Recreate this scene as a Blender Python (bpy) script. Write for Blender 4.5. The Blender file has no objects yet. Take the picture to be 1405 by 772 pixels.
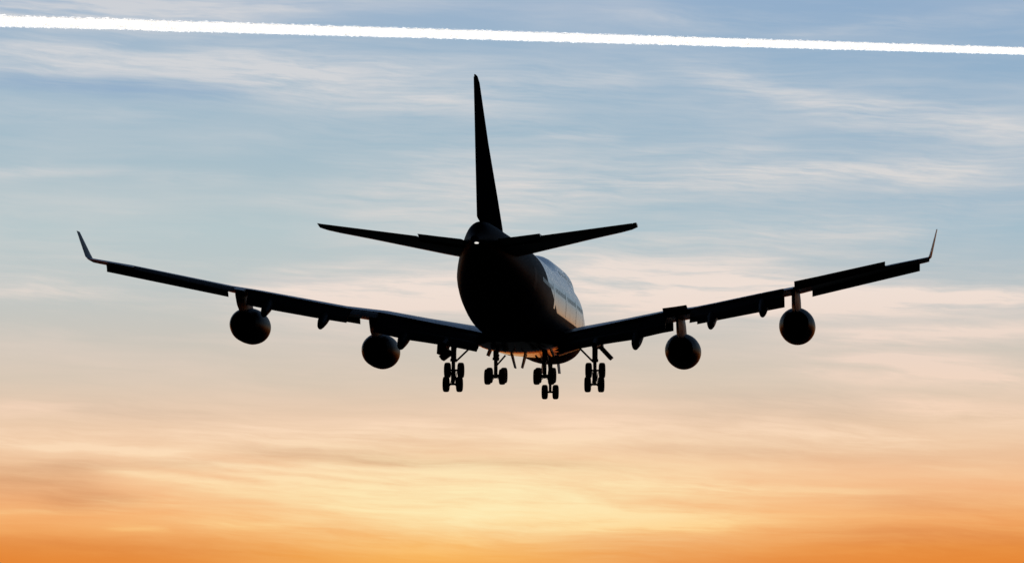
import bpy, math, random
from math import radians as R, sin, cos, pi, sqrt, exp, atan2
from mathutils import Vector, Matrix, noise

random.seed(7)
sc = bpy.context.scene
COL = sc.collection

# ------------------------------------------------------------------ camera
cam_d = bpy.data.cameras.new('camera')
cam = bpy.data.objects.new('camera', cam_d)
COL.objects.link(cam)
cam.location = (0, 0, 1.7)
CAM_EL = 7.0
cam.rotation_euler = (R(90 + CAM_EL), 0, 0)
cam_d.sensor_width = 36
cam_d.lens = 36 * 5663 / 1405
cam_d.clip_start = 1.0
cam_d.clip_end = 300000
sc.camera = cam

# ------------------------------------------------------------------ exposure
sc.view_settings.view_transform = 'Standard'
sc.view_settings.look = 'None'
EXPO = 1.4
sc.view_settings.exposure = EXPO
sc.view_settings.gamma = 1.0
sc.view_settings.use_curve_mapping = False

# ------------------------------------------------------------------ sun
SUN_AZ, SUN_EL = -0.8, -1.5         # degrees: azimuth to the right of +Y, height over the horizon
sun_d = bpy.data.lights.new('sun', 'SUN')
sun_d.energy = 4.8
sun_d.angle = R(0.5)
sun_d.color = (1.0, 0.95, 0.89)
sun = bpy.data.objects.new('sun', sun_d)
COL.objects.link(sun)
sdir = Vector((sin(R(SUN_AZ)) * cos(R(SUN_EL)), cos(R(SUN_AZ)) * cos(R(SUN_EL)), sin(R(SUN_EL))))
sun.rotation_euler = sdir.to_track_quat('Z', 'Y').to_euler()
sun.location = (0, 0, 60)

# ------------------------------------------------------------------ sky (world)
def lin(c):
    o = []
    for v in c:
        v /= 255.0
        o.append(v / 12.92 if v <= 0.04045 else ((v + 0.055) / 1.055) ** 2.4)
    return o

SKY_GAIN = 10.0 / (2 ** EXPO)       # the background runs at strength 0.1

world = bpy.data.worlds.new('World')
sc.world = world
world.use_nodes = True
NT = world.node_tree
NT.nodes.clear()
NN, LL = NT.nodes.new, NT.links.new

def setin(sock, v):
    if isinstance(v, bpy.types.NodeSocket):
        LL(v, sock)
    else:
        sock.default_value = v

def M(op, a, b=None, c=None, clamp=False):
    n = NN('ShaderNodeMath'); n.operation = op; n.use_clamp = clamp
    setin(n.inputs[0], a)
    if b is not None: setin(n.inputs[1], b)
    if c is not None: setin(n.inputs[2], c)
    return n.outputs[0]

def ADD(a, b): return M('ADD', a, b)
def SUB(a, b): return M('SUBTRACT', a, b)
def MUL(a, b): return M('MULTIPLY', a, b)

def maprange(v, a, b, c, d, kind='LINEAR'):
    n = NN('ShaderNodeMapRange'); n.interpolation_type = kind; n.clamp = True
    setin(n.inputs[0], v)
    for i, x in enumerate((a, b, c, d)): setin(n.inputs[1 + i], x)
    return n.outputs[0]

def combine(x, y, z=0.0):
    n = NN('ShaderNodeCombineXYZ')
    setin(n.inputs[0], x); setin(n.inputs[1], y); setin(n.inputs[2], z)
    return n.outputs[0]

def fbm(vec, scale=1.0, detail=4.0, rough=0.5, dist=0.0):
    n = NN('ShaderNodeTexNoise'); n.noise_dimensions = '3D'
    LL(vec, n.inputs['Vector'])
    n.inputs['Scale'].default_value = scale
    n.inputs['Detail'].default_value = detail
    n.inputs['Roughness'].default_value = rough
    n.inputs['Distortion'].default_value = dist
    return n.outputs[0]

def ramp(fac, stops):
    n = NN('ShaderNodeValToRGB'); cr = n.color_ramp
    cr.interpolation = 'LINEAR'
    while len(cr.elements) < len(stops): cr.elements.new(0.5)
    for e, (p, c) in zip(cr.elements, stops):
        e.position = p; e.color = (*lin(c), 1)
    LL(fac, n.inputs[0])
    return n.outputs[0]

def mix(fac, a, b, mode='MIX'):
    n = NN('ShaderNodeMix'); n.data_type = 'RGBA'; n.blend_type = mode
    n.clamp_factor = True
    setin(n.inputs[0], fac)
    setin(n.inputs[6], a if isinstance(a, bpy.types.NodeSocket) else (*a, 1))
    setin(n.inputs[7], b if isinstance(b, bpy.types.NodeSocket) else (*b, 1))
    return n.outputs[2]

tc = NN('ShaderNodeTexCoord')
sep = NN('ShaderNodeSeparateXYZ'); LL(tc.outputs['Generated'], sep.inputs[0])
DX, DY, DZ = sep.outputs
AZ = MUL(M('ARCTAN2', DX, DY), 180 / pi)            # azimuth in degrees, 0 = along +Y
EL = MUL(M('ARCSINE', DZ), 180 / pi)                # elevation in degrees

CAM_M = cam.rotation_euler.to_matrix()
def direction(px, py):
    """world direction in which something was seen, as (azimuth, elevation) in degrees"""
    d = CAM_M @ Vector(((px - 702.5) / 5663, -(py - 386) / 5663, -1.0)).normalized()
    return math.degrees(atan2(d.x, d.y)), math.degrees(math.asin(d.z))

# clear sky by elevation, sunset side
t = maprange(EL, 0.0, 16.0, 0.0, 1.0)
E = lambda v: v / 16.0
base_side = ramp(t, [(0.0, (176, 72, 22)), (E(1.8), (214, 100, 30)), (E(2.9), (224, 121, 38)), (E(3.3), (233, 145, 66)),
                     (E(3.75), (244, 171, 106)), (E(4.4), (242, 192, 149)), (E(5.0), (230, 198, 168)),
                     (E(5.6), (215, 199, 181)), (E(6.2), (203, 197, 187)), (E(6.9), (190, 197, 196)),
                     (E(7.7), (176, 197, 203)), (E(8.4), (167, 190, 201)), (E(9.6), (156, 183, 202)),
                     (E(10.9), (150, 176, 203)), (1.0, (84, 116, 160))])
up = maprange(EL, 14.0, 75.0, 0.0, 1.0, 'SMOOTHSTEP')
base = mix(up, base_side, lin((28, 62, 118)))

# left part of the sky is a little paler, right part a little bluer
lr = maprange(AZ, -7.0, 7.0, 0.0, 1.0, 'SMOOTHSTEP')
hi = maprange(EL, 5.6, 8.5, 0.0, 1.0, 'SMOOTHSTEP')
pale = MUL(MUL(MUL(SUB(1.0, lr), hi), maprange(EL, 7.6, 8.8, 1.0, 0.25, 'SMOOTHSTEP')), 0.38)
base = mix(pale, base, lin((198, 203, 202)))
deep = MUL(MUL(MUL(lr, lr), hi), 0.35)
base = mix(deep, base, lin((134, 166, 200)))

# domain warp shared by the cloud layers
wv = combine(MUL(AZ, 0.16), MUL(EL, 0.5), 3.1)
w1 = SUB(fbm(wv, 1.0, 3.0, 0.55), 0.5)
w2 = SUB(fbm(combine(MUL(AZ, 0.5), MUL(EL, 1.6), 9.7), 1.0, 3.0, 0.55), 0.5)
ELW = ADD(EL, ADD(MUL(w1, 0.55), MUL(w2, 0.14)))
AZW = ADD(AZ, ADD(MUL(w2, 1.2), MUL(w1, 1.5)))

fibre = fbm(combine(MUL(AZW, 0.44), MUL(ADD(ELW, MUL(AZ, 0.04)), 5.4), 1.3), 1.0, 6.0, 0.62)
fine = fbm(combine(MUL(AZW, 1.35), MUL(ADD(ELW, MUL(AZ, 0.07)), 15.0), 5.3), 1.0, 4.0, 0.6)
band = fbm(combine(MUL(AZW, 0.14), MUL(ADD(ELW, MUL(AZ, 0.035)), 1.5), 7.9), 1.0, 4.0, 0.55)
soft = fbm(combine(MUL(AZ, 0.33), MUL(EL, 0.9), 2.2), 1.0, 4.0, 0.5)

def streak(px0, py0, px1, py1, thick, amp, bend=0.0, taper=1.0):
    """a cirrus streak between two directions of the sky; thick in the same 1/98.84 degree units"""
    (ua, va), (ub, vb) = direction(px0, py0), direction(px1, py1)
    cu, cv = (ua + ub) / 2, (va + vb) / 2
    L = max(0.05, sqrt((ub - ua) ** 2 + (vb - va) ** 2) / 2)
    a = atan2(vb - va, ub - ua)
    du, dv = SUB(AZ, cu), SUB(EL, cv)
    s = M('MULTIPLY_ADD', du, cos(a) / L, MUL(dv, sin(a) / L))
    n = M('MULTIPLY_ADD', du, -sin(a), MUL(dv, cos(a)))
    n = ADD(n, ADD(MUL(w1, 0.24), MUL(w2, 0.12)))
    s2 = MUL(s, s)
    if bend: n = SUB(n, MUL(s2, bend))
    q = MUL(n, 98.84 / thick)
    e = ADD(MUL(q, q), MUL(MUL(s2, s2), 0.9))
    return MUL(M('EXPONENT', MUL(e, -1.0)), amp)

def total(items):
    acc = None
    for it in items:
        v = streak(*it)
        acc = v if acc is None else ADD(acc, v)
    return acc

bright = total([
    (470, 240, 800, 300, 95, 0.34), (1060, 470, 1480, 520, 62, 0.32), (-100, 580, 460, 600, 30, 0.3), (560, 330, 900, 345, 30, 0.25), (-200, 8, 420, -4, 26, 0.9), (-100, 14, 260, 20, 12, 0.4), (240, 60, 700, 100, 26, 0.3),
    (340, 600, 1440, 590, 36, 0.3),     (-100, 80, 420, 92, 30, 0.35), (380, 120, 800, 106, 44, 0.25), (700, 250, 1440, 240, 44, 0.3), (860, 100, 1440, 180, 40, 0.25), (440, 300, 760, 240, 60, 0.28), (420, 405, 1100, 395, 36, 0.45), (1000, 412, 1500, 408, 22, 0.35),
    (-60, 70, 560, 105, 26, 0.75), (240, 100, 720, 150, 22, 0.55), (-60, 150, 260, 158, 12, 0.25),
    (40, 20, 620, 0, 18, 0.5), (700, 24, 1100, 30, 14, 0.35), (1060, 50, 1440, 8, 10, 0.38),
    (930, 88, 1150, 150, 20, 0.62, 0.02), (1120, 140, 1440, 186, 24, 0.72), (640, 128, 900, 100, 18, 0.35),
    (740, 184, 850, 188, 7, 0.62), (840, 206, 1080, 206, 7, 0.4),
    (620, 268, 1120, 236, 22, 0.62), (1000, 238, 1350, 228, 13, 0.85), (1220, 250, 1440, 220, 26, 0.3),
    (-60, 238, 190, 230, 9, 0.5), (200, 246, 340, 244, 12, 0.3), (350, 276, 500, 272, 8, 0.3),
    (860, 332, 1180, 326, 26, 0.42), (1130, 312, 1280, 318, 14, 0.45), (980, 352, 1140, 340, 14, 0.25),
    (330, 398, 700, 384, 20, 0.95), (420, 418, 700, 412, 12, 0.7), (340, 372, 520, 362, 9, 0.35),
    (780, 372, 1080, 380, 18, 1.0), (780, 398, 1180, 410, 20, 1.0), (1060, 416, 1440, 408, 17, 1.0),
    (800, 424, 1000, 436, 14, 0.4), (-60, 404, 150, 400, 10, 0.55), (-60, 376, 90, 384, 8, 0.3),
    (1140, 466, 1440, 452, 12, 0.8), (1150, 492, 1440, 522, 11, 0.85), (1060, 506, 1320, 524, 8, 0.6),
    (1240, 560, 1440, 568, 11, 0.75), (1180, 545, 1330, 552, 8, 0.4), (1200, 486, 1400, 492, 8, 0.4),
    (-60, 566, 110, 560, 9, 0.5), (-60, 604, 170, 610, 12, 0.6), (240, 604, 560, 594, 14, 0.5),
    (480, 596, 860, 590, 22, 0.55), (760, 588, 1080, 592, 15, 0.6), (1060, 592, 1300, 604, 13, 0.5),
    (40, 612, 230, 624, 7, 0.75), (200, 626, 420, 656, 10, 0.85), (380, 644, 660, 642, 11, 0.8),
    (120, 640, 330, 668, 6, 0.5), (280, 664, 700, 668, 12, 0.75), (560, 656, 1000, 666, 15, 0.85),
    (640, 700, 1040, 714, 16, 1.0), (440, 690, 820, 700, 16, 0.8), (760, 722, 1010, 726, 8, 0.75),
    (120, 682, 260, 688, 7, 0.45), (-60, 704, 170, 700, 6, 0.45), (150, 726, 230, 730, 4, 0.45),
    (280, 716, 420, 722, 9, 0.45), (900, 664, 1200, 678, 10, 0.45), (520, 752, 800, 770, 14, 0.5),
    (600, 738, 760, 742, 9, 0.4),
])
dark = total([
    (-60, 652, 150, 668, 30, 0.55), (60, 690, 200, 684, 12, 0.35), (320, 620, 560, 628, 9, 0.45), (470, 634, 860, 642, 7, 0.55),
    (60, 636, 300, 640, 7, 0.45), (950, 612, 1440, 630, 18, 0.18), (1160, 690, 1440, 700, 20, 0.25), (860, 616, 1100, 622, 10, 0.18),
    (1120, 738, 1440, 746, 16, 0.45), (-60, 748, 340, 758, 16, 0.35), (-60, 110, 330, 128, 16, 0.55), (60, 560, 300, 574, 12, 0.25),
    (920, 560, 1240, 556, 22, 0.3), (330, 380, 480, 386, 7, 0.2),
])
# fine ripples below the left wing, across the bright veil
rip_u = ADD(MUL(AZ, 0.9), MUL(EL, 11.0))
wn = NN('ShaderNodeMath'); wn.operation = 'SINE'
LL(MUL(ADD(rip_u, MUL(w2, 2.2)), 4.6), wn.inputs[0])
rip_m = ADD(streak(250, 648, 560, 664, 16, 1.0), streak(430, 652, 640, 655, 12, 0.6))
ripple = MUL(MUL(wn.outputs[0], rip_m), 0.28)

hair = fbm(combine(MUL(AZW, 3.0), MUL(ADD(ELW, MUL(AZ, 0.09)), 36.0), 11.3), 1.0, 3.0, 0.6)
mixn = ADD(MUL(fibre, 0.72), ADD(MUL(fine, 0.28), MUL(hair, 0.11)))
tex = maprange(mixn, 0.40, 0.74, 0.22, 1.55)
veil = maprange(ADD(MUL(band, 0.65), MUL(fibre, 0.5)), 0.52, 0.82, 0.0, 0.42)
haze = maprange(soft, 0.45, 0.75, 0.0, 0.22, 'SMOOTHSTEP')
rough = maprange(fbm(combine(MUL(AZ, 0.22), MUL(EL, 0.55), 6.6), 1.0, 3.0, 0.5), 0.42, 0.68, 0.06, 1.5, 'SMOOTHSTEP')
amt = MUL(ADD(ADD(MUL(bright, tex), ADD(veil, haze)), ripple), maprange(EL, 2.9, 3.7, 0.45, 1.0, 'SMOOTHSTEP'))
amt = M('ADD', amt, MUL(rough, ADD(MUL(SUB(fine, 0.5), 0.16), MUL(SUB(hair, 0.5), 0.11))), clamp=False)
amt = M('MINIMUM', M('MAXIMUM', MUL(amt, maprange(EL, 6.6, 8.2, 0.86, 0.70, 'SMOOTHSTEP')), 0.0), 0.95)

cloudcol = ramp(t, [(0.0, (170, 90, 40)), (E(2.6), (250, 150, 58)), (E(3.1), (251, 166, 72)), (E(3.5), (254, 200, 124)), (E(4.0), (254, 218, 164)),
                    (E(4.6), (252, 220, 184)), (E(5.2), (246, 214, 188)), (E(6.0), (236, 214, 199)), (E(6.9), (241, 224, 213)),
                    (E(7.6), (227, 218, 212)), (E(8.6), (215, 214, 214)), (E(10.2), (210, 212, 216)), (E(11.0), (205, 208, 214)), (1.0, (140, 155, 180))])
darkcol = ramp(t, [(0.0, (110, 52, 22)), (E(3.1), (212, 112, 40)), (E(3.6), (212, 134, 78)), (E(4.3), (206, 154, 112)), (E(5.2), (200, 178, 158)),
                   (E(6.2), (184, 186, 186)), (E(8.0), (156, 180, 202)), (E(10.0), (140, 168, 200)), (1.0, (90, 120, 165))])
sky = mix(amt, base, cloudcol)
damt = M('MULTIPLY', MUL(dark, maprange(mixn, 0.40, 0.72, 1.5, 0.5)), 0.8, clamp=True)
sky = mix(damt, sky, darkcol)

# glow over the place where the sun has just gone down
gu = MUL(SUB(AZ, -0.35), 1 / 3.1)
gv = MUL(SUB(EL, 3.85), 1 / 0.66)
gl = M('EXPONENT', MUL(ADD(MUL(gu, gu), MUL(gv, gv)), -1.0))
gl = MUL(gl, maprange(mixn, 0.38, 0.72, 0.42, 1.0))
sky = mix(gl, sky, lin((253, 240, 190)))
gu2 = MUL(SUB(AZ, -1.0), 1 / 2.7)
gv2 = MUL(SUB(EL, 3.0), 1 / 0.55)
gl2 = MUL(M('EXPONENT', MUL(ADD(MUL(gu2, gu2), MUL(gv2, gv2)), -1.0)), ADD(0.3, MUL(soft, 0.6)))
sky = mix(gl2, sky, lin((254, 186, 78)))

# dusk: the sky darkens away from the sunset
ca = M('DIVIDE', DY, M('SQRT', ADD(MUL(DX, DX), ADD(MUL(DY, DY), 1e-6))))
fall = maprange(ca, 0.10, 0.985, 0.0, 1.0, 'SMOOTHSTEP')
fall = MUL(fall, fall)
fall = M('MULTIPLY_ADD', fall, 0.996, 0.004)
top = maprange(EL, 12.0, 42.0, 0.0, 1.0, 'SMOOTHSTEP')
fall = ADD(MUL(fall, SUB(1.0, top)), MUL(top, 0.02))
below = maprange(EL, -1.0, 0.4, 0.12, 1.0, 'SMOOTHSTEP')
fall = MUL(fall, below)
gain = NN('ShaderNodeVectorMath'); gain.operation = 'SCALE'
LL(sky, gain.inputs[0]); LL(MUL(fall, SKY_GAIN), gain.inputs['Scale'])

nish = NN('ShaderNodeTexSky')
nish.sky_type = 'NISHITA'
nish.sun_disc = False
nish.sun_elevation = R(SUN_EL)
nish.sun_rotation = R(SUN_AZ)
nish.dust_density = 2.0
ng = NN('ShaderNodeVectorMath'); ng.operation = 'SCALE'
LL(nish.outputs[0], ng.inputs[0]); LL(MUL(fall, 0.02), ng.inputs['Scale'])
sm = NN('ShaderNodeVectorMath'); sm.operation = 'ADD'
LL(gain.outputs[0], sm.inputs[0]); LL(ng.outputs[0], sm.inputs[1])
bg = NN('ShaderNodeBackground')
bg.inputs['Strength'].default_value = 0.1
LL(sm.outputs[0], bg.inputs['Color'])
wo = NN('ShaderNodeOutputWorld')
LL(bg.outputs[0], wo.inputs['Surface'])

# ------------------------------------------------------------------ materials
def material(name, color, rough=0.5, metallic=0.0, coat=0.0, var=0.15, scale=3.0, spec=0.5, bump=0.0):
    m = bpy.data.materials.new(name); m.use_nodes = True
    nt = m.node_tree; b = nt.nodes['Principled BSDF']
    tcn = nt.nodes.new('ShaderNodeTexCoord')
    no = nt.nodes.new('ShaderNodeTexNoise')
    no.inputs['Scale'].default_value = scale; no.inputs['Detail'].default_value = 5
    nt.links.new(tcn.outputs['Object'], no.inputs['Vector'])
    cr = nt.nodes.new('ShaderNodeValToRGB')
    cr.color_ramp.elements[0].position = 0.3; cr.color_ramp.elements[1].position = 0.7
    cr.color_ramp.elements[0].color = (*[c * (1 - var) for c in color], 1)
    cr.color_ramp.elements[1].color = (*[min(1, c * (1 + var)) for c in color], 1)
    nt.links.new(no.outputs[0], cr.inputs[0]); nt.links.new(cr.outputs[0], b.inputs['Base Color'])
    mr = nt.nodes.new('ShaderNodeMapRange')
    mr.inputs[3].default_value = rough * 0.8; mr.inputs[4].default_value = min(1, rough * 1.25)
    nt.links.new(no.outputs[0], mr.inputs[0]); nt.links.new(mr.outputs[0], b.inputs['Roughness'])
    b.inputs['Metallic'].default_value = metallic
    b.inputs['Coat Weight'].default_value = coat
    b.inputs['Coat Roughness'].default_value = 0.06
    b.inputs['Specular IOR Level'].default_value = spec
    if bump:
        bm = nt.nodes.new('ShaderNodeBump'); bm.inputs['Strength'].default_value = bump
        bm.inputs['Distance'].default_value = 0.02
        nt.links.new(no.outputs[0], bm.inputs['Height']); nt.links.new(bm.outputs[0], b.inputs['Normal'])
    return m

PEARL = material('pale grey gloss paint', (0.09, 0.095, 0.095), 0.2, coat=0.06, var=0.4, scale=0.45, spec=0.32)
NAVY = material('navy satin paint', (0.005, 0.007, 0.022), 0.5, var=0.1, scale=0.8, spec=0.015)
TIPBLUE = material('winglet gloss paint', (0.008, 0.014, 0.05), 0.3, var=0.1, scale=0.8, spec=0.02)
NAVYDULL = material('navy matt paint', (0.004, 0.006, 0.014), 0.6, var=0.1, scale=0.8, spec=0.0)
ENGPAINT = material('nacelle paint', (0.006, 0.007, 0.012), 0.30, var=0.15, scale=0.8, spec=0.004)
BELLY_MIRROR = material('added belly mirror metal', (0.62, 0.52, 0.46), 0.13, metallic=0.9, var=0.1, scale=0.8)  # metal finish invented for the fairing underside, to strengthen its sunset glow
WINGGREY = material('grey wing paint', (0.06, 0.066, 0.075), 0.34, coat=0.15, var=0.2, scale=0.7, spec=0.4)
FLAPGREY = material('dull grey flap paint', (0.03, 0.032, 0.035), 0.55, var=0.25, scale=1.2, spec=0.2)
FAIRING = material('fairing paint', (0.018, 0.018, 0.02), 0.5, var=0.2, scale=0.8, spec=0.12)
METAL = material('bare metal lip', (0.35, 0.35, 0.36), 0.28, metallic=1.0, var=0.1)
NOZZLE = material('heat stained steel', (0.12, 0.10, 0.085), 0.45, metallic=0.8, var=0.3)
STEEL = material('gear steel', (0.06, 0.06, 0.06), 0.5, metallic=0.2, var=0.2, scale=6, spec=0.3)
RUBBER = material('tyre rubber', (0.018, 0.018, 0.018), 0.8, var=0.25, scale=8, spec=0.3, bump=0.2)
GLASS = material('dark window acrylic', (0.010, 0.012, 0.015), 0.25, var=0.05, spec=0.16)
GROUND = material('dark evening grass', (0.035, 0.045, 0.02), 0.95, var=0.4, scale=0.02, spec=0.1)

def emitter(name, col, s):
    m = bpy.data.materials.new(name); m.use_nodes = True
    nt = m.node_tree; nt.nodes.clear()
    e = nt.nodes.new('ShaderNodeEmission'); e.inputs[0].default_value = (*col, 1); e.inputs[1].default_value = s
    o = nt.nodes.new('ShaderNodeOutputMaterial'); nt.links.new(e.outputs[0], o.inputs[0])
    return m
LAMP = emitter('lit tail lamp', (1, 0.95, 0.88), 0.32)

VAP = bpy.data.materials.new('vapour'); VAP.use_nodes = True
_nt = VAP.node_tree; _nt.nodes.clear()
_tr = _nt.nodes.new('ShaderNodeBsdfTranslucent'); _tr.inputs[0].default_value = (0.97, 0.97, 0.97, 1)
_di = _nt.nodes.new('ShaderNodeBsdfDiffuse'); _di.inputs[0].default_value = (0.95, 0.95, 0.95, 1)
_mx = _nt.nodes.new('ShaderNodeMixShader'); _mx.inputs[0].default_value = 0.2
_o = _nt.nodes.new('ShaderNodeOutputMaterial')
_nt.links.new(_tr.outputs[0], _mx.inputs[1]); _nt.links.new(_di.outputs[0], _mx.inputs[2]); _nt.links.new(_mx.outputs[0], _o.inputs[0])

WISP = bpy.data.materials.new('thin vapour'); WISP.use_nodes = True
_nt = WISP.node_tree; _nt.nodes.clear()
_tc = _nt.nodes.new('ShaderNodeTexCoord')
_no = _nt.nodes.new('ShaderNodeTexNoise'); _no.inputs['Scale'].default_value = 0.016; _no.inputs['Detail'].default_value = 4
_nt.links.new(_tc.outputs['Object'], _no.inputs['Vector'])
_mr = _nt.nodes.new('ShaderNodeMapRange'); _mr.inputs[1].default_value = 0.35; _mr.inputs[2].default_value = 0.65; _mr.inputs[3].default_value = 0.0; _mr.inputs[4].default_value = 0.32
_nt.links.new(_no.outputs[0], _mr.inputs[0])
_tr = _nt.nodes.new('ShaderNodeBsdfTranslucent'); _tr.inputs[0].default_value = (0.97, 0.97, 0.97, 1)
_tp = _nt.nodes.new('ShaderNodeBsdfTransparent')
_mx = _nt.nodes.new('ShaderNodeMixShader')
_nt.links.new(_mr.outputs[0], _mx.inputs[0])
_o = _nt.nodes.new('ShaderNodeOutputMaterial')
_nt.links.new(_tp.outputs[0], _mx.inputs[1]); _nt.links.new(_tr.outputs[0], _mx.inputs[2]); _nt.links.new(_mx.outputs[0], _o.inputs[0])

# ------------------------------------------------------------------ mesh helpers
class MB:
    def __init__(s): s.v, s.f, s.mi = [], [], []
    def add(s, vs, fs, mi=0):
        o = len(s.v); s.v += [tuple(p) for p in vs]
        s.f += [tuple(i + o for i in f) for f in fs]; s.mi += [mi] * len(fs)
        return s
    def loft(s, rings, cap0=True, cap1=True, closed=True, mi=0):
        n = len(rings[0]); vs = [p for r in rings for p in r]; fs = []
        for k in range(len(rings) - 1):
            for i in range(n if closed else n - 1):
                j = (i + 1) % n
                fs.append((k * n + i, k * n + j, (k + 1) * n + j, (k + 1) * n + i))
        if cap0: fs.append(tuple(reversed(range(n))))
        if cap1: fs.append(tuple((len(rings) - 1) * n + i for i in range(n)))
        return s.add(vs, fs, mi)
    def lathe(s, prof, axis='y', c=(0, 0, 0), n=32, cap0=False, cap1=False, mi=0):
        rings = []
        for a, r in prof:
            ring = []
            for i in range(n):
                th = 2 * pi * i / n
                p = {'y': (r * cos(th), a, r * sin(th)), 'x': (a, r * cos(th), r * sin(th)), 'z': (r * cos(th), r * sin(th), a)}[axis]
                ring.append((p[0] + c[0], p[1] + c[1], p[2] + c[2]))
            rings.append(ring)
        return s.loft(rings, cap0, cap1, mi=mi)
    def tube(s, pts, rad, n=12, mi=0):
        pts = [Vector(p) for p in pts]
        rads = rad if isinstance(rad, (list, tuple)) else [rad] * len(pts)
        rings = []
        for k, p in enumerate(pts):
            d = (pts[min(k + 1, len(pts) - 1)] - pts[max(k - 1, 0)]).normalized()
            a = d.orthogonal().normalized() if k == 0 else (a - d * a.dot(d)).normalized()
            b = d.cross(a)
            rings.append([p + (a * cos(2 * pi * i / n) + b * sin(2 * pi * i / n)) * rads[k] for i in range(n)])
        return s.loft(rings, mi=mi)
    def slab(s, quad, th, mi=0):
        """a thin plate: quad corners moved half a thickness either way along the normal"""
        q = [Vector(p) for p in quad]
        nrm = (q[1] - q[0]).cross(q[3] - q[0]).normalized() * th / 2
        return s.add([p + nrm for p in q] + [p - nrm for p in q],
                     [(0, 1, 2, 3), (7, 6, 5, 4), (0, 4, 5, 1), (1, 5, 6, 2), (2, 6, 7, 3), (3, 7, 4, 0)], mi)
    def build(s, name, mats, parent=None, smooth=True, bevel=0.0, angle=35):
        me = bpy.data.meshes.new(name)
        me.from_pydata(s.v, [], s.f); me.validate()
        import bmesh
        bm = bmesh.new(); bm.from_mesh(me)
        bmesh.ops.recalc_face_normals(bm, faces=bm.faces)
        bm.to_mesh(me); bm.free()
        if not isinstance(mats, (list, tuple)): mats = [mats]
        for m in mats: me.materials.append(m)
        if len(mats) > 1:
            me.polygons.foreach_set('material_index', s.mi)
        o = bpy.data.objects.new(name, me); COL.objects.link(o)
        if smooth:
            me.polygons.foreach_set('use_smooth', [True] * len(me.polygons))
            me.set_sharp_from_angle(angle=R(angle))
        if bevel:
            b = o.modifiers.new('bevel', 'BEVEL'); b.width = bevel; b.segments = 2; b.limit_method = 'ANGLE'; b.angle_limit = R(40)
        if parent: o.parent = parent
        return o

def interp(tab, x):
    """smooth interpolation (cubic Hermite) in a table of (x, value...) rows"""
    n = len(tab)
    if x <= tab[0][0]: return list(tab[0][1:])
    if x >= tab[-1][0]: return list(tab[-1][1:])
    k = max(i for i in range(n - 1) if tab[i][0] <= x)
    x0, x1 = tab[k][0], tab[k + 1][0]; h = x1 - x0; t_ = (x - x0) / h
    out = []
    for c in range(1, len(tab[0])):
        y0, y1 = tab[k][c], tab[k + 1][c]
        d = (y1 - y0) / h
        def slope(i):
            if i == 0 or i == n - 1: return None
            a = (tab[i][c] - tab[i - 1][c]) / (tab[i][0] - tab[i - 1][0]); b = (tab[i + 1][c] - tab[i][c]) / (tab[i + 1][0] - tab[i][0])
            return 0.0 if a * b <= 0 else 2 * a * b / (a + b)
        m0 = slope(k); m1 = slope(k + 1)
        m0 = d if m0 is None else m0; m1 = d if m1 is None else m1
        t2, t3 = t_ * t_, t_ ** 3
        out.append((2*t3-3*t2+1)*y0 + (t3-2*t2+t_)*h*m0 + (-2*t3+3*t2)*y1 + (t3-t2)*h*m1)
    return out

def lerp(tab, x): # piecewise linear
    if x <= tab[0][0]: return tab[0][1]
    for (a, p), (b, q) in zip(tab, tab[1:]):
        if x <= b: return p + (q - p) * (x - a) / (b - a)
    return tab[-1][1]

# ------------------------------------------------------------------ ground
g = MB()
g.add([(-150000, -150000, 0), (150000, -150000, 0), (150000, 150000, 0), (-150000, 150000, 0)], [(0, 1, 2, 3)])
ground = g.build('ground', GROUND, smooth=False)
ground['kind'] = 'structure'

# ------------------------------------------------------------------ the airliner
# working frame: x to the right wing, y forward (y = 34 - station behind the nose), z up, metres
ST = 34.0
def P(S, x, z): return (x, ST - S, z)

plane = bpy.data.objects.new('airliner', None); COL.objects.link(plane)
plane.empty_display_size = 5
plane['label'] = 'dark four-engined jet airliner seen from behind on landing approach, wheels and flaps down'
plane['category'] = 'airplane'
D0 = 323.7
daz, dele = R(0.137), R(CAM_EL - 0.324)
pos = Vector((sin(daz) * cos(dele), cos(daz) * cos(dele), sin(dele))) * D0 + cam.location
plane.location = pos
plane.rotation_mode = 'XYZ'
YAW, PITCH, ROLL = -R(5.356 + 0.137), R(CAM_EL - 0.324 - 3.674), 0.011
plane.matrix_world = Matrix.Translation(pos) @ Matrix.Rotation(YAW, 4, 'Z') @ Matrix.Rotation(PITCH, 4, 'X') @ Matrix.Rotation(ROLL, 4, 'Y')

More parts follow.
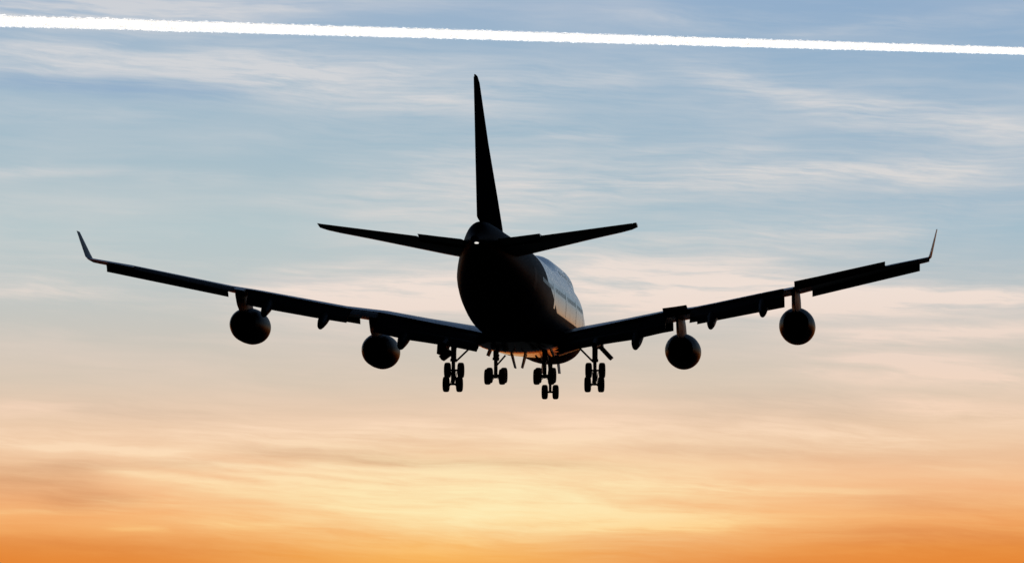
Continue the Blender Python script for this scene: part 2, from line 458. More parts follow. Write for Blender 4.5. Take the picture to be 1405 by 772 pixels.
# ---- fuselage
FUS = [ # S, half width, bottom, top of the main lobe, height of widest line, hump top, hump radius
    (0.0, 0.05, -0.95, -0.75, -0.85, -0.80, 0.02), (0.6, 0.85, -1.75, 0.05, -0.85, 0.05, 0.3), (1.8, 1.55, -2.4, 0.9, -0.75, 1.0, 0.9),
    (3.5, 2.2, -2.9, 1.9, -0.5, 2.2, 1.4), (5.5, 2.75, -3.2, 2.75, -0.2, 3.7, 1.75), (8.0, 2.85, -3.4, 3.35, 0.05, 4.55, 2.0),
    (11.0, 3.05, -3.45, 3.6, 0.2, 4.75, 2.1), (16.0, 3.19, -3.45, 3.65, 0.25, 4.75, 2.1), (23.0, 3.25, -3.45, 3.65, 0.25, 4.7, 2.1),
    (27.0, 3.25, -3.45, 3.75, 0.25, 4.3, 2.1), (31.0, 3.25, -3.45, 3.78, 0.25, 3.7, 2.1), (34.0, 3.25, -3.45, 3.8, 0.25, 3.3, 2.0),
    (46.0, 3.25, -3.42, 3.82, 0.25, 3.3, 2.0), (50.0, 3.17, -3.05, 3.85, 0.4, 3.2, 1.8), (54.0, 2.92, -2.2, 3.86, 0.75, 3.0, 1.5),
    (58.0, 2.42, -1.0, 3.9, 1.2, 3.0, 1.2), (61.0, 1.95, -0.1, 3.95, 1.65, 3.2, 0.9), (64.0, 1.42, 0.85, 4.0, 2.1, 3.3, 0.7),
    (66.5, 0.92, 1.5, 3.8, 2.4, 3.0, 0.5), (68.4, 0.50, 1.85, 2.95, 2.4, 2.6, 0.3), (69.6, 0.24, 2.05, 2.55, 2.3, 2.4, 0.15)]
def fus(S, th):
    """section point; th = 0 at the crown, growing towards the right side"""
    w, zb, zt, zc, hz, hr = interp(FUS, S)
    c, s = cos(th), sin(th)
    h = (zt - zc) if c >= 0 else (zc - zb)
    ex = 2.0 if c >= 0 else 2.0 + 0.45 * max(0.0, min(1.0, (50 - S) / 12))
    r = 1.0 / (abs(s / w) ** ex + abs(c / h) ** ex) ** (1 / ex)
    # upper deck lobe: circle radius hr centred at height hz - hr
    dz = hz - hr - zc
    disc = hr * hr - (dz * s) ** 2
    if disc > 0 and c > -0.2:
        r2 = dz * c + sqrt(disc)
        if r2 > 0:
            k = 0.25
            m = max(r, r2)
            r = m + k * math.log(exp((r - m) / k) + exp((r2 - m) / k)) * 0.5 * max(0, 1 - abs(r - r2) / 0.8) if abs(r - r2) < 0.8 else m
    return (r * s, zc + r * c)
NTH = 72
rings, stations = [], []
S = 0.0
while S <= 69.6:
    stations.append(S); S += 0.3 if S < 6 else (0.75 if S < 44 else 0.5)
stations.append(69.6)
fm = MB()
for S in stations:
    rings.append([P(S, *fus(S, 2 * pi * i / NTH)) for i in range(NTH)])
fm.loft(rings)
# navy belly and tail over pale sides; the aft sweep paints in shade, one material
PAINT = material('two tone paint with aft shade', (0.09, 0.095, 0.095), 0.2, coat=0.06, var=0.5, scale=0.6, spec=0.2)
nt = PAINT.node_tree; bs = nt.nodes['Principled BSDF']
def N2(kind, op=None, a=None, b=None, clamp=False):
    n = nt.nodes.new(kind)
    if op: n.operation = op
    if kind == 'ShaderNodeMath': n.use_clamp = clamp
    for i, v in enumerate((a, b)):
        if v is None: continue
        if isinstance(v, bpy.types.NodeSocket): nt.links.new(v, n.inputs[i])
        else: n.inputs[i].default_value = v
    return n.outputs[0]
tc2 = nt.nodes.new('ShaderNodeTexCoord'); sp2 = nt.nodes.new('ShaderNodeSeparateXYZ')
nt.links.new(tc2.outputs['Object'], sp2.inputs[0])
mth = lambda op, a, b=None, clamp=False: N2('ShaderNodeMath', op, a, b, clamp)
stn = mth('SUBTRACT', ST, sp2.outputs[1])                      # station behind the nose
drop = mth('MAXIMUM', mth('SUBTRACT', 1.0, sp2.outputs[2]), 0.0)
edge = mth('SUBTRACT', 46.6, mth('MULTIPLY', drop, 4.2))  # sweeps forward low down, colouring in the shade of the in-curving aft side
aft = mth('MULTIPLY', mth('SUBTRACT', stn, edge), 12.0, True)
low = mth('MULTIPLY', mth('SUBTRACT', -0.9, sp2.outputs[2]), 20.0, True)
navy = mth('MAXIMUM', aft, low)
old_col = bs.inputs['Base Color'].links[0].from_socket
mxc = nt.nodes.new('ShaderNodeMix'); mxc.data_type = 'RGBA'
nt.links.new(navy, mxc.inputs[0]); nt.links.new(old_col, mxc.inputs[6]); mxc.inputs[7].default_value = (0.005, 0.007, 0.022, 1)
nt.links.new(mxc.outputs[2], bs.inputs['Base Color'])
def swap(sock, v):
    m = nt.nodes.new('ShaderNodeMix'); m.data_type = 'FLOAT'
    nt.links.new(navy, m.inputs[0])
    if bs.inputs[sock].links: nt.links.new(bs.inputs[sock].links[0].from_socket, m.inputs[2])
    else: m.inputs[2].default_value = bs.inputs[sock].default_value
    m.inputs[3].default_value = v
    nt.links.new(m.outputs[0], bs.inputs[sock])
swap('Roughness', 0.5); swap('Specular IOR Level', 0.006); swap('Coat Weight', 0.0)
fuselage = fm.build('fuselage', PAINT, plane, angle=60)

def patch(S0, S1, th0, th1, side, off, name, mat, parent, n=5, mb=None):
    """a panel lying on the fuselage skin, standing off by a few millimetres"""
    vs, fs = [], []
    for i in range(n + 1):
        for j in range(n + 1):
            S_ = S0 + (S1 - S0) * i / n; th = th0 + (th1 - th0) * j / n
            x, z = fus(S_, th)
            x0, z0 = fus(S_, th - 0.01); x1, z1 = fus(S_, th + 0.01)
            nx, nz = -(z1 - z0), (x1 - x0); l = sqrt(nx * nx + nz * nz)
            vs.append(P(S_, side * (x + nx / l * off), z + nz / l * off))
    for i in range(n):
        for j in range(n):
            a = i * (n + 1) + j
            fs.append((a, a + 1, a + n + 2, a + n + 1))
    m = mb or MB()
    m.add(vs, fs)
    if mb: return None
    return m.build(name, mat, parent)

TH_WIN = 1.42
k = 0; S = 13.2
left_windows = MB()
while S < 50.5 and k < 84:
    if all(abs(S - d) > 0.85 for d in (11.6, 20.5, 30.5, 41.5, 54.0)):
        patch(S - 0.12, S + 0.12, TH_WIN - 0.055, TH_WIN + 0.055, 1, 0.006, 'cabin_window', GLASS, fuselage, 2); k += 1
        patch(S - 0.12, S + 0.12, TH_WIN - 0.055, TH_WIN + 0.055, -1, 0.006, '', None, None, 2, left_windows)
    S += 0.52
k = 0; S = 9.2
while S < 24:
    if abs(S - 15.5) > 0.8:
        patch(S - 0.12, S + 0.12, 0.55, 0.62, 1, 0.006, 'cabin_window', GLASS, fuselage, 2) if k < 14 else patch(S - 0.12, S + 0.12, 0.55, 0.62, 1, 0.006, '', None, None, 2, left_windows)
        patch(S - 0.12, S + 0.12, 0.55, 0.62, -1, 0.006, '', None, None, 2, left_windows); k += 1
    S += 0.75
lw = left_windows.build('cabin_window', GLASS, fuselage); lw['kind'] = 'stuff'
for side in (1, -1):
    for S in (11.6, 20.5, 30.5, 41.5, 54.0):
        patch(S - 0.53, S + 0.53, 1.30, 1.88, side, 0.012, 'cabin_door', PEARL if S < 46 else NAVY, fuselage, 6)
    patch(15.5 - 0.5, 15.5 + 0.5, 0.45, 0.85, side, 0.012, 'cabin_door', PEARL, fuselage, 6)
# cargo doors on the right belly
for S in (18.0, 48.0):
    patch(S - 1.3, S + 1.3, 2.0, 2.5, 1, 0.012, 'cargo_door', NAVY, fuselage, 6)

# ---- wing to body fairing
bf = MB(); rings = []
FAIR = [(19.5, 1.2, -3.0, -3.42), (21.5, 2.5, -2.5, -3.48), (24.0, 3.3, -1.7, -3.58), (28.0, 3.45, -1.4, -3.70), (32.0, 3.45, -1.35, -3.82), (36.5, 3.34, -1.9, -3.95), (39.0, 3.1, -2.3, -3.97), (42.0, 2.4, -2.8, -3.74), (45.0, 1.2, -3.1, -3.40)]
S = 19.5
while S <= 45.01:
    w, zt, zb = interp(FAIR, S)
    ring = []
    for i in range(40):
        th = 2 * pi * i / 40; c, s = cos(th), sin(th)
        ex = 2 / 2.1
        x = w * abs(s) ** ex * (1 if s >= 0 else -1)
        z = (zt + zb) / 2 + (zt - zb) / 2 * abs(c) ** ex * (1 if c >= 0 else -1)
        ring.append(P(S, x, z))
    rings.append(ring); S += 0.75
bf.loft(rings)
bf.mi = []
for f in bf.f:
    c = sum((Vector(bf.v[i]) for i in f), Vector()) / len(f)
    bf.mi.append(0 if c.z < -3.45 else 1)  # underside gets the added mirror finish, the rest matt navy
bf.build('belly_fairing', [BELLY_MIRROR, NAVYDULL], plane, angle=60)

# ---- aerofoil surfaces
def foil(n=13):
    """unit aerofoil, list of (x, y) round the outline: y normalised so that the thickness is 1"""
    xs = [(1 - cos(pi * i / n)) / 2 for i in range(n + 1)]
    yt = [5 * (0.2969 * sqrt(x) - 0.126 * x - 0.3516 * x * x + 0.2843 * x ** 3 - 0.1036 * x ** 4) for x in xs]
    return xs, yt
FX, FY = foil()
def section(x, le, te, thick, c0=0.0, c1=1.0, camber=0.02, vertical=False):
    """outline of a wing section cut between chord fractions c0 and c1; le / te are (S, z)"""
    ch = te[0] - le[0]; up_, lo_ = [], []
    xs = [c0 + (c1 - c0) * (1 - cos(pi * i / 12)) / 2 for i in range(13)]
    for u in xs:
        y = 5 * (0.2969 * sqrt(u) - 0.126 * u - 0.3516 * u * u + 0.2843 * u ** 3 - 0.1036 * u ** 4) * thick
        cam_ = camber * ch * 4 * u * (1 - u)
        Sx = le[0] + ch * u; zz = le[1] + (te[1] - le[1]) * u
        up_.append((Sx, zz + cam_ + y)); lo_.append((Sx, zz + cam_ - y))
    out = up_ + lo_[::-1][0 if c1 < 1 else 0:]
    if vertical: # x is the height here, the second coordinate runs sideways
        return [P(a, b, x) for a, b in out]
    return [P(a, x, b) for a, b in out]

def LEs(x): return 20.0 + (x - 3.25) * math.tan(R(41.2))
def TEs(x): return 34.6 + (x - 3.25) * 0.274 if x < 12 else 37.0 + (x - 12) * 0.6
CREST = [(2.0, -1.60), (3.25, -1.38), (4.6, -1.15), (7.9, -0.72), (11.0, -0.24), (14.0, 0.0), (20.0, 0.90), (22.0, 1.15), (29.0, 2.38), (31.75, 2.76)]
THICK = [(2.0, 1.85), (3.25, 1.7), (8.0, 1.2), (12.0, 0.9), (16.0, 0.68), (20.0, 0.54), (26.0, 0.40), (31.75, 0.26)]
TWIST = [(2.0, 2.2), (12.0, 1.6), (31.75, -0.3)]
def wing_sec(x):
    le, te = LEs(x), TEs(x); ch = te - le
    tk = lerp(THICK, x); tw = R(lerp(TWIST, x))
    cam_ = 0.016
    # crest of the section sits at about 35 % chord
    zc = lerp(CREST, x) - tk / 2 - cam_ * ch * 0.9
    return (le, zc + 0.35 * ch * sin(tw)), (te, zc - 0.65 * ch * sin(tw)), tk, cam_
def chord_z(x, u):
    (a, za), (b, zb), tk, cm = wing_sec(x)
    return a + (b - a) * u, za + (zb - za) * u + cm * (b - a) * 4 * u * (1 - u)
def thick_at(x, u):
    tk = lerp(THICK, x)
    return 2 * 5 * (0.2969 * sqrt(u) - 0.126 * u - 0.3516 * u * u + 0.2843 * u ** 3 - 0.1036 * u ** 4) * tk

CUT = 0.76
def panel(xa, xb, ua, ub, defl, side, name, mat, parent, n=3, drop=0.0, aft=0.0, scale=1.0, trim=0.0):
    """a hinged trailing edge piece between chord fractions, turned down by defl degrees"""
    rings = []
    for i in range(n + 1):
        x = xa + (xb - xa) * i / n
        S0, z0 = chord_z(x, ua); S1, z1 = chord_z(x, ub)
        ch = (S1 - S0) * scale; th0 = thick_at(x, ua) * 0.92
        d = R(defl) - atan2(z1 - z0, S1 - S0) if defl else -atan2(z1 - z0, S1 - S0)
        ring = []
        prof = [(0, .0), (.04, .32), (.12, .45), (.3, .5), (.6, .32), (1, .03), (1, -.03), (.6, -.2), (.3, -.42), (.12, -.42), (.04, -.3)]
        for u, h in prof:
            a, b = u * ch, h * th0
            ring.append(P(S0 + aft + a * cos(d) + b * sin(d), side * x, z0 - drop - a * sin(d) + b * cos(d)))
        rings.append(ring)
    return MB().loft(rings).build(name, mat, parent, angle=40)

def krueger(xs, zbot, side, parent):
    """a leading edge flap swung forward and down from under the nose of the wing"""
    rings = []
    n = 8
    for i in range(n + 1):
        x = xs[0] + (xs[1] - xs[0]) * i / n
        zl = zbot[0] + (zbot[1] - zbot[0]) * i / n
        (a, za), _, tk, _ = wing_sec(x)
        hgt = max(0.3, za + tk * 0.10 - zl)
        fwd = hgt * 0.75
        th = 0.10 + 0.03 * tk
        top_ = (a + 0.10, za + tk * 0.10); bot = (a + 0.10 - fwd, zl)
        # curved panel: top joined to the nose, round lower lip
        prof = []
        for u in (0, .25, .5, .75, 1.0):
            bulge = 0.16 * hgt * sin(pi * u)
            prof.append((top_[0] + (bot[0] - top_[0]) * u - bulge, top_[1] + (bot[1] - top_[1]) * u))
        back = [(s_ + th * (1.3 if k in (0,) else 1.0), z_ + th * 0.5) for k, (s_, z_) in enumerate(prof)][::-1]
        rings.append([P(s_, side * x, z_) for s_, z_ in prof + back])
    return MB().loft(rings).build('leading_edge_flap', FLAPGREY, parent, angle=50)

def canoe(x, zend, side, parent, width=0.62, length=5.2):
    """flap track fairing: a boat shaped pod whose tail hangs down with the flap"""
    S0, z0 = chord_z(x, 0.50); z0 -= thick_at(x, 0.5) * 0.5
    Se = TEs(x) + 0.9
    rings = []
    n = 12
    for i in range(n + 1):
        u = i / n
        r = width / 2 * (max(0.02, sin(pi * min(1, 0.06 + u * 0.80))) ** 0.6)
        Sx = S0 + (Se - S0) * u
        cz = z0 + (zend + 0.35 - z0) * (u ** 1.3)
        ring = []
        for j in range(14):
            th = 2 * pi * j / 14
            ring.append(P(Sx, side * x + r * sin(th), cz + r * 1.35 * cos(th)))
        rings.append(ring)
    return MB().loft(rings).build('flap_track_fairing', FAIRING, parent, angle=60)

def make_wing(side):
    rings = []
    xs = [2.0, 3.25, 4.6, 6.2, 7.9, 9.5, 11, 12, 14, 16, 18, 20, 22, 24, 26, 28, 29, 30.5, 31.4, 31.75]
    for x in xs:
        le, te, tk, cm = wing_sec(x)
        if x == 31.75: le = (le[0] + 0.25, le[1])
        ring = section(x, le, te, tk, 0, CUT, cm)
        rings.append([(side * p[0], p[1], p[2]) for p in ring])
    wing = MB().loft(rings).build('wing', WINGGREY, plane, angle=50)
    ail = -1 if side > 0 else 1      # right ailerons up, left ones down
    # fixed trailing edges between the movable pieces
    panel(28.55, 31.7, CUT, 1.0, 0, side, 'trailing_edge', WINGGREY, wing)
    panel(20.75, 21.45, CUT, 1.0, 0, side, 'trailing_edge', WINGGREY, wing, 1)
    # ailerons
    panel(21.55, 28.45, CUT, 1.0, 19 if ail < 0 else 7, side, 'outboard_aileron', FLAPGREY, wing, 4) if ail > 0 else \
        panel(21.55, 28.45, CUT, 1.0, -19, side, 'outboard_aileron', FLAPGREY, wing, 4)
    panel(11.2, 13.1, CUT, 1.0, -14 if ail < 0 else 4, side, 'inboard_aileron', FLAPGREY, wing, 2)
    # slotted flaps: fore flap and aft flap on each, turned down until the aft edge hangs at the height in the table
    HANG = [(3.4, -3.74), (5.0, -3.42), (6.9, -3.12), (8.7, -2.88), (11.4, -2.30), (13.3, -1.64), (15.4, -1.36), (18.7, -0.84), (20.6, -0.50)]
    PROF = [(0, .0), (.04, .32), (.12, .45), (.3, .5), (.6, .32), (1, .03), (1, -.03), (.6, -.2), (.3, -.42), (.12, -.42), (.04, -.3)]
    for xa, xb, drop in ((3.45, 11.4, 0.06), (13.35, 20.6, 0.01)):
        r1, r2 = [], []
        for i in range(7):
            x = xa + (xb - xa) * i / 6
            S0, z0 = chord_z(x, CUT); S1, z1 = chord_z(x, 1.0); c = S1 - S0
            l1, l2 = 0.70 * c, 0.52 * c
            lo_, hi_ = 0.0, 70.0
            for _ in range(30):
                d = (lo_ + hi_) / 2
                ze = z0 - drop - l1 * sin(R(d)) + 0.03 - l2 * sin(R(d * 1.6))
                if ze > lerp(HANG, x): lo_ = d
                else: hi_ = d
            h1 = thick_at(x, CUT) * 0.9
            for rr, Sx, zz, ln, hh, dd in ((r1, S0 - 0.22, z0 - drop, l1, h1, R(d)), (r2, S0 - 0.40 + l1 * cos(R(d)) + 0.04, z0 - drop - l1 * sin(R(d)) + 0.03, l2, h1 * .5, R(d * 1.6))):
                rr.append([P(Sx + u * ln * cos(dd) + k * hh * sin(dd), side * x, zz - u * ln * sin(dd) + k * hh * cos(dd)) for u, k in PROF])
        MB().loft(r1).build('flap', FLAPGREY, wing, angle=40)
        MB().loft(r2).build('aft_flap', FLAPGREY, wing, angle=40)
    # spoilers lying on the upper skin in front of the flaps
    for xa, xb in ((4.4, 6.9), (7.0, 9.6), (13.6, 15.3), (15.4, 17.1), (17.2, 18.9), (19.0, 20.6)):
        rings = []
        for x in (xa, xb):
            ring = []
            for u in (.64, .70, CUT + 0.012):
                Sx, zz = chord_z(x, u); ring.append(P(Sx, side * x, zz + thick_at(x, u) / 2 + 0.018))
            for u in (CUT + 0.012, .70, .64):
                Sx, zz = chord_z(x, u); ring.append(P(Sx, side * x, zz + thick_at(x, u) / 2 - 0.02))
            rings.append(ring)
        MB().loft(rings).build('spoiler', WINGGREY, wing, angle=40)
    krueger((22.8, 31.05), (0.44, 1.90), side, wing)
    krueger((13.48, 20.6), (-1.20, -0.24), side, wing)
    krueger((4.6, 11.5), (-2.5, -1.62), side, wing)
    canoe(9.15, -3.68, side, wing, 0.95); canoe(15.1, -2.30, side, wing, 0.82); canoe(19.15, -1.52, side, wing, 0.8)
    canoe(5.9, -3.7, side, wing, 0.72)
    # winglet
    rings = []
    for x, z, s0, s1, tk in ((31.60, 2.56, 45.4, 48.75, .30), (31.78, 2.70, 45.9, 48.85, .28), (31.90, 3.1, 46.5, 49.0, .23), (32.08, 3.8, 47.5, 49.4, .17), (32.28, 4.60, 48.7, 49.85, .10)):
        ring = []
        m = 12
        for i in range(m + 1):
            u = (1 - cos(pi * i / m)) / 2
            y = 5 * (0.2969 * sqrt(u) - 0.126 * u - 0.3516 * u * u + 0.2843 * u ** 3 - 0.1036 * u ** 4) * tk
            ring.append((s0 + (s1 - s0) * u, y))
        ring = ring + [(a, -b) for a, b in ring[::-1]]
        rings.append([P(a, side * (x - b * 0.95), z - b * 0.3) for a, b in ring])
    MB().loft(rings).build('winglet', TIPBLUE, wing, angle=50)
    return wing
for side in (1, -1): make_wing(side)

# ---- engines
def make_engine(x, z, le, side):
    """x, z: axis; le: station of the wing's leading edge above it"""
    S0 = le - 4.9
    mb = MB()
    y = lambda s_: ST - s_
    prof = [(y(S0), 1.12), (y(S0 + .12), 1.22), (y(S0 + .5), 1.33), (y(S0 + 1.3), 1.40), (y(S0 + 2.6), 1.41), (y(S0 + 4.2), 1.36), (y(S0 + 5.4), 1.20), (y(S0 + 6.3), 0.98),
            (y(S0 + 6.3), 0.92), (y(S0 + 5.2), 1.04), (y(S0 + 3.0), 1.08)]
    mb.lathe(prof, 'y', (x, 0, z), 48)
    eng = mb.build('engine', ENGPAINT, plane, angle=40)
    lip = MB().lathe([(y(S0 + .35), 1.302), (y(S0 + .12), 1.232), (y(S0 - .02), 1.13), (y(S0 + .02), 1.04), (y(S0 + .4), 1.02), (y(S0 + 1.2), 1.06)], 'y', (x, 0, z), 48)
    lip.build('inlet_lip', METAL, eng, angle=60)
    fan = MB()
    fan.lathe([(y(S0 + 0.75), 0.02), (y(S0 + 1.0), .18), (y(S0 + 1.35), .32)], 'y', (x, 0, z), 20)
    for k in range(24):
        a = 2 * pi * k / 24
        q = []
        for r, tw, hw in ((.3, .5, .10), (.3, .5, -.10), (1.05, 1.1, -.14), (1.05, 1.1, .14)):
            q.append((x + r * cos(a) - hw * cos(tw) * sin(a), y(S0 + 1.3) + hw * sin(tw), z + r * sin(a) + hw * cos(tw) * cos(a)))
        fan.slab(q, 0.02)
    fan.lathe([(y(S0 + 1.62), .02), (y(S0 + 1.62), 1.07)], 'y', (x, 0, z), 32)
    fan.build('fan', NOZZLE, eng, smooth=False)
    nz = MB().lathe([(y(S0 + 3.0), 1.06), (y(S0 + 4.8), .78), (y(S0 + 6.1), .56), (y(S0 + 6.1), .50), (y(S0 + 5.5), .42), (y(S0 + 6.7), .05), (y(S0 + 6.75), .01)], 'y', (x, 0, z), 40)
    nz.build('exhaust_nozzle', NOZZLE, eng, angle=40)
    # pylon: a thin upright fin from the nacelle's back to the underside of the wing
    xa = abs(x)
    rings = []
    Sw, zw = chord_z(xa, 0.50); zlow = zw - thick_at(xa, .5) * .4
    z_le = wing_sec(xa)[0][1]
    rows = [(z + 0.86, S0 + 1.6, le + 3.0, .36), (z + 1.30, S0 + 1.7, le + 4.2, .42), ((z + 1.3 + zlow) / 2 + .12, S0 + 2.6, le + 5.0, .40), (z_le - 0.05, le - 0.9, le + 5.2, .36), (z_le + .1, le + 0.2, le + 4.4, .2)]
    for zz, s0, s1, hw in rows:
        ring = []
        m = 10
        for i in range(m + 1):
            u = i / m
            ring.append((s0 + (s1 - s0) * u, hw * min(1, (u / .18) ** .6 if u < .18 else 1) * (1 if u < .6 else max(.08, 1 - ((u - .6) / .4) ** 1.5))))
        ring = ring + [(a, -b) for a, b in ring[::-1]]
        rings.append([P(a, x + b * 0.8, zz) for a, b in ring])
    MB().loft(rings).build('pylon', FAIRING, eng, angle=50)
    return eng
for side in (-1, 1):
    make_engine(side * 21.55, -1.66, LEs(21.55), side)
    make_engine(side * 12.2, -3.20, LEs(12.2), side)

# ---- tail fin and rudder
FIN = [(3.2, 50.0, 68.0, .95), (4.4, 51.8, 68.25, .95), (6.3, 55.2, 68.85, .82), (9.7, 61.75, 69.85, .58), (12.6, 66.2, 70.6, .36), (13.5, 67.4, 70.9, .26), (13.85, 68.3, 71.0, .12)]
def fin_rows(c0, c1, grow=1.0, z0=None):
    return [section(z, (a, 0), (b, 0), tk * grow, c0, c1, 0.0, True) for z, a, b, tk in FIN]
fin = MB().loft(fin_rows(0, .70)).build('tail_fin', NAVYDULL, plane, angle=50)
for za, zb in ((4.05, 8.6), (8.66, 13.6)):
    rows = []
    for z in (za, (za + zb) / 2, zb):
        _, a, b, tk = (z, *interp(FIN, z))
        rows.append(section(z, (a, 0), (b, 0), tk, .705, 1.0, 0.0, True))
    MB().loft(rows).build('rudder', NAVYDULL, fin, angle=50)

# ---- tailplane and elevators
TP = [ # x, LE S, LE z, TE S, TE z, thickness
    (0.3, 57.4, 1.95, 66.2, 2.35, .85), (1.6, 58.4, 2.03, 66.5, 2.47, .78), (4.3, 60.6, 2.38, 67.05, 2.76, .60), (8.0, 63.6, 2.92, 67.85, 3.18, .40), (10.8, 65.9, 3.33, 68.5, 3.49, .27), (11.25, 66.7, 3.42, 68.7, 3.55, .19)]
for side in (1, -1):
    def tsec(x, c0, c1, lift=0.0):
        a, za, b, zb, tk = interp(TP, x)
        return [(side * p[0], p[1], p[2]) for p in section(x, (a, za), (b, zb + lift), tk, c0, c1, 0.0)]
    tail = MB().loft([tsec(x, 0, .72) for x in (0.3, 1.6, 3, 4.3, 6, 8, 10, 10.8, 11.25)]).build('tailplane', NAVY if False else WINGGREY, plane, angle=50)
    for xa, xb, l in ((1.3, 4.33, 0.16), (4.40, 10.95, 0.0)):
        MB().loft([tsec(x, .725, 1.0, l) for x in (xa, (xa + xb) / 2, xb)]).build('elevator', WINGGREY, tail, angle=50)
    MB().loft([tsec(x, .725, 1.0) for x in (11.0, 11.25)]).build('tip_cap', WINGGREY, tail, angle=50)

# ---- tail lamp on the cone
lampm = MB().lathe([(0.10, .02), (0.09, .07), (0.02, .10), (-0.05, .10)], 'y', (0, 0, 0), 16, cap0=True, cap1=True)
lo = lampm.build('tail_lamp', LAMP, plane)
lo.matrix_local = Matrix.Translation(P(69.7, 0.16, 2.06)) @ Matrix.Rotation(pi, 4, 'Z') @ Matrix.Diagonal((1.5, 1, 0.7, 1))

# ---- landing gear
def wheel_mesh(rad=0.62, wid=0.48):
    w = MB()
    h = wid / 2
    w.lathe([(-h * .80, rad * .56), (-h * .98, rad * .66), (-h, rad * .80), (-h * .86, rad * .93), (-h * .5, rad * .99), (0, rad), (h * .5, rad * .99), (h * .86, rad * .93), (h, rad * .80), (h * .98, rad * .66), (h * .80, rad * .56)], 'x', n=36)
    w.lathe([(-h * .80, rad * .56), (-h * .55, rad * .50), (-h * .45, rad * .2), (-h * .6, rad * .16), (-h * .6, .01)], 'x', n=36, mi=1)
    w.lathe([(h * .80, rad * .56), (h * .55, rad * .50), (h * .45, rad * .2), (h * .6, rad * .16), (h * .6, .01)], 'x', n=36, mi=1)
    return w
wheel0 = wheel_mesh().build('wheel', [RUBBER, STEEL], None, angle=40)
wheel_used = [False]
def put_wheel(loc, parent):
    if not wheel_used[0]:
        o = wheel0; wheel_used[0] = True
    else:
        o = wheel0.copy(); COL.objects.link(o)
    o.parent = parent; o.location = loc
    return o

def main_gear(x, Sc, zc, tilt, ztop, side, half=0.55):
    """four wheel truck; tilt in degrees, nose of the truck up"""
    a = R(tilt); L = 0.735
    st = MB()
    st.tube([P(Sc, x, ztop), P(Sc, x, zc + 1.35)], 0.22, 16)
    st.tube([P(Sc, x, zc + 1.45), P(Sc, x, zc + 1.25)], 0.27, 16)
    st.tube([P(Sc, x, zc + 1.3), P(Sc, x, zc - 0.05)], 0.14, 14)
    # torsion links
    st.slab([P(Sc + .24, x - .14, zc + 1.25), P(Sc + .24, x + .14, zc + 1.25), P(Sc + .62, x + .09, zc + .72), P(Sc + .62, x - .09, zc + .72)], .06)
    st.slab([P(Sc + .62, x - .09, zc + .72), P(Sc + .62, x + .09, zc + .72), P(Sc + .2, x + .14, zc + .15), P(Sc + .2, x - .14, zc + .15)], .06)
    st.tube([P(Sc - .25, x + .16, zc + 1.2), P(Sc - .25, x + .16, ztop)], .035, 8)
    gear = st.build('landing_gear', STEEL, plane, angle=40)
    tb = MB()
    f_, b_ = (Sc - L * cos(a), zc + L * sin(a)), (Sc + L * cos(a), zc - L * sin(a))
    tb.tube([P(f_[0], x, f_[1]), P(Sc, x, zc), P(b_[0], x, b_[1])], [.13, .19, .13], 12)
    for s_, z_ in (f_, b_):
        tb.tube([P(s_, x - half, z_), P(s_, x + half, z_)], .085, 12)
        for dx in (-.22, .22): # brake rods
            tb.tube([P(s_, x + dx, z_ - .12), P(Sc, x + dx * .8, zc - .22)], .03, 8)
    tb.build('truck_beam', STEEL, gear, angle=40)
    for s_, z_ in (f_, b_):
        for d in (-half, half): put_wheel(P(s_, x + d, z_), gear)
    return gear

# wing gear
for side in (-1, 1):
    gx = side * 5.6
    gear = main_gear(gx, 31.75, -5.58, 51, -2.2, side, 0.53)
    MB().tube([P(31.7, gx - side * .15, -4.35), P(31.4, gx - side * 1.15, -3.35), P(31.3, gx - side * 1.6, -2.9)], .075, 10).build('side_brace', STEEL, gear)
    MB().tube([P(31.6, gx, -4.3), P(29.6, gx, -2.6)], .09, 10).build('drag_brace', STEEL, gear)
    d = MB()
    if side > 0:
        d.slab([P(31.0, gx + .25, -2.4), P(32.5, gx + .25, -2.4), P(32.5, gx + .35, -3.3), P(31.0, gx + .35, -3.3)], .62)
        d.slab([P(30.9, gx + .45, -3.2), P(32.6, gx + .45, -3.2), P(32.6, gx + 1.30, -4.10), P(30.9, gx + 1.30, -4.10)], .34)
    else:
        d.slab([P(30.9, gx - .78, -2.4), P(32.6, gx - .78, -2.4), P(32.6, gx - .86, -3.8), P(30.9, gx - .86, -3.8)], .80)
        d.slab([P(30.9, gx - .20, -3.55), P(32.6, gx - .20, -3.55), P(32.6, gx - .98, -4.12), P(30.9, gx - .98, -4.12)], .40)
    d.build('gear_door', FAIRING, gear, smooth=False, bevel=.03)
# body gear
for side in (-1, 1):
    gx = side * 1.92
    gear = main_gear(gx, 34.9, -5.63, 7, -3.6, side, 0.57)
    MB().tube([P(34.8, gx, -4.6), P(33.0, gx, -3.9)], .09, 10).build('drag_brace', STEEL, gear)
    MB().tube([P(34.9, gx - side * .1, -4.75), P(34.9, gx - side * .75, -4.0)], .07, 10).build('side_brace', STEEL, gear)
    d = MB()
    d.slab([P(35.4, side * .55, -3.95), P(37.2, side * .55, -3.95), P(36.8, side * .26, -5.08), P(35.7, side * .26, -5.08)], .10)
    d.build('gear_door', FAIRING, gear, smooth=False, bevel=.02)
    d = MB()
    d.slab([P(33.6, side * 2.36, -3.5), P(35.8, side * 2.36, -3.5), P(35.6, side * 2.58, -4.05), P(33.8, side * 2.58, -4.05)], .09)
    d.build('gear_door', FAIRING, gear, smooth=False, bevel=.02)
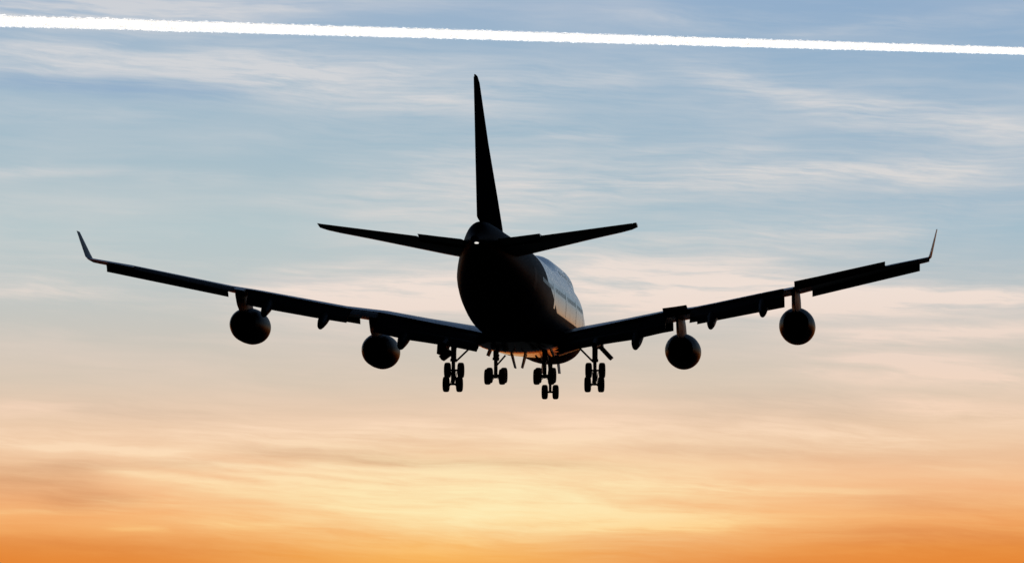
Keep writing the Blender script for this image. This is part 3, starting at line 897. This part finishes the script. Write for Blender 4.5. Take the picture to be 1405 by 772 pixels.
# nose gear
Sn, zn = 7.9, -5.72
st = MB()
st.tube([P(Sn - .1, 0, -2.9), P(Sn, 0, zn + 1.1)], .19, 14)
st.tube([P(Sn, 0, zn + 1.2), P(Sn, 0, zn + 1.0)], .23, 14)
st.tube([P(Sn, 0, zn + 1.1), P(Sn, 0, zn)], .12, 12)
st.tube([P(Sn, -.46, zn), P(Sn, .46, zn)], .09, 12)
st.slab([P(Sn + .2, -.11, zn + 1.0), P(Sn + .2, .11, zn + 1.0), P(Sn + .5, .08, zn + .55), P(Sn + .5, -.08, zn + .55)], .05)
st.slab([P(Sn + .5, -.08, zn + .55), P(Sn + .5, .08, zn + .55), P(Sn + .1, .11, zn + .1), P(Sn + .1, -.11, zn + .1)], .05)
ng_ = st.build('landing_gear', STEEL, plane, angle=40)
for d in (-.46, .46): put_wheel(P(Sn, d, zn), ng_)
MB().tube([P(Sn + .1, 0, zn + 1.3), P(Sn + 1.9, 0, -3.3)], .08, 10).build('drag_brace', STEEL, ng_)
for side in (-1, 1):
    d = MB(); d.slab([P(6.2, side * .62, -3.1), P(8.6, side * .62, -3.2), P(8.5, side * .74, -4.2), P(6.3, side * .74, -4.1)], .05)
    d.build('gear_door', FAIRING, ng_, smooth=False, bevel=.015)

# ------------------------------------------------------------------ contrail, nine and a half kilometres up
ALT = 9500.0
def sky_point(px, py):
    a, e = map(R, direction(px, py)); d = ALT / sin(e)
    return Vector((sin(a) * cos(e), cos(a) * cos(e), sin(e))) * d
A, B = sky_point(0, 28.5), sky_point(1405, 70)
axis = (B - A); Ltot = axis.length; axis.normalize()
sidev = axis.cross(Vector((0, 0, 1))).normalized(); upv = sidev.cross(axis).normalized()
ct = MB(); rings = []
NR = 22; step = 9.5
s = -0.28 * Ltot
while s < 1.28 * Ltot:
    f = s / Ltot
    rad = (60 + (40 - 60) * f)
    age = max(0.0, min(1.0, 0.75 - f))
    rad *= 1 + 0.10 * age * noise.noise(Vector((s * 0.0042, 3.3, 0)))
    drift = upv * (10 * age * noise.noise(Vector((s * 0.0016, 8.1, 0))))
    ring = []
    for i in range(NR):
        th = 2 * pi * i / NR
        d = sidev * cos(th) + upv * sin(th)
        q = Vector((s * 0.017, cos(th) * 1.3, sin(th) * 1.3))
        lump = noise.noise(q) * 0.10 + abs(noise.noise(q * 2.1)) * 0.20 + noise.noise(q * 4.7) * 0.09 - 0.06 + 0.10 * age * noise.noise(q * 0.45 + Vector((5, 1, 2)))
        bottom = max(0, -sin(th))
        lump -= 0.55 * max(0, 0.55 - f * 9) * bottom * max(0, noise.noise(Vector((s * 0.0062, 1.7, 4))))
        ring.append(A + axis * s + drift + d * rad * (1 + lump))
    rings.append(ring); s += step
ct.loft(rings)
# thin ragged outer vapour
rings = []; s = -0.28 * Ltot; NQ = 26
while s < 1.28 * Ltot:
    f = s / Ltot
    rad = (66 + (44 - 66) * f) * 1.02
    age = max(0.0, min(1.0, 0.75 - f))
    ring = []
    drift = upv * (10 * age * noise.noise(Vector((s * 0.0016, 8.1, 0))))
    for i in range(NQ):
        th = 2 * pi * i / NQ
        d = sidev * cos(th) + upv * sin(th)
        q = Vector((s * 0.021 + 40, cos(th) * 1.6, sin(th) * 1.6))
        lump = abs(noise.noise(q)) * 0.22 + abs(noise.noise(q * 2.4)) * 0.26 + 0.12 * age * noise.noise(q * 0.4)
        ring.append(A + axis * s + drift + d * rad * (1 + lump))
    rings.append(ring); s += 9.5
ct.loft(rings, mi=1)
contrail = ct.build('contrail', [VAP, WISP], None, angle=180)
contrail['label'] = 'long bright white vapour trail stretching across the upper sky above the airliner'
contrail['category'] = 'contrail'
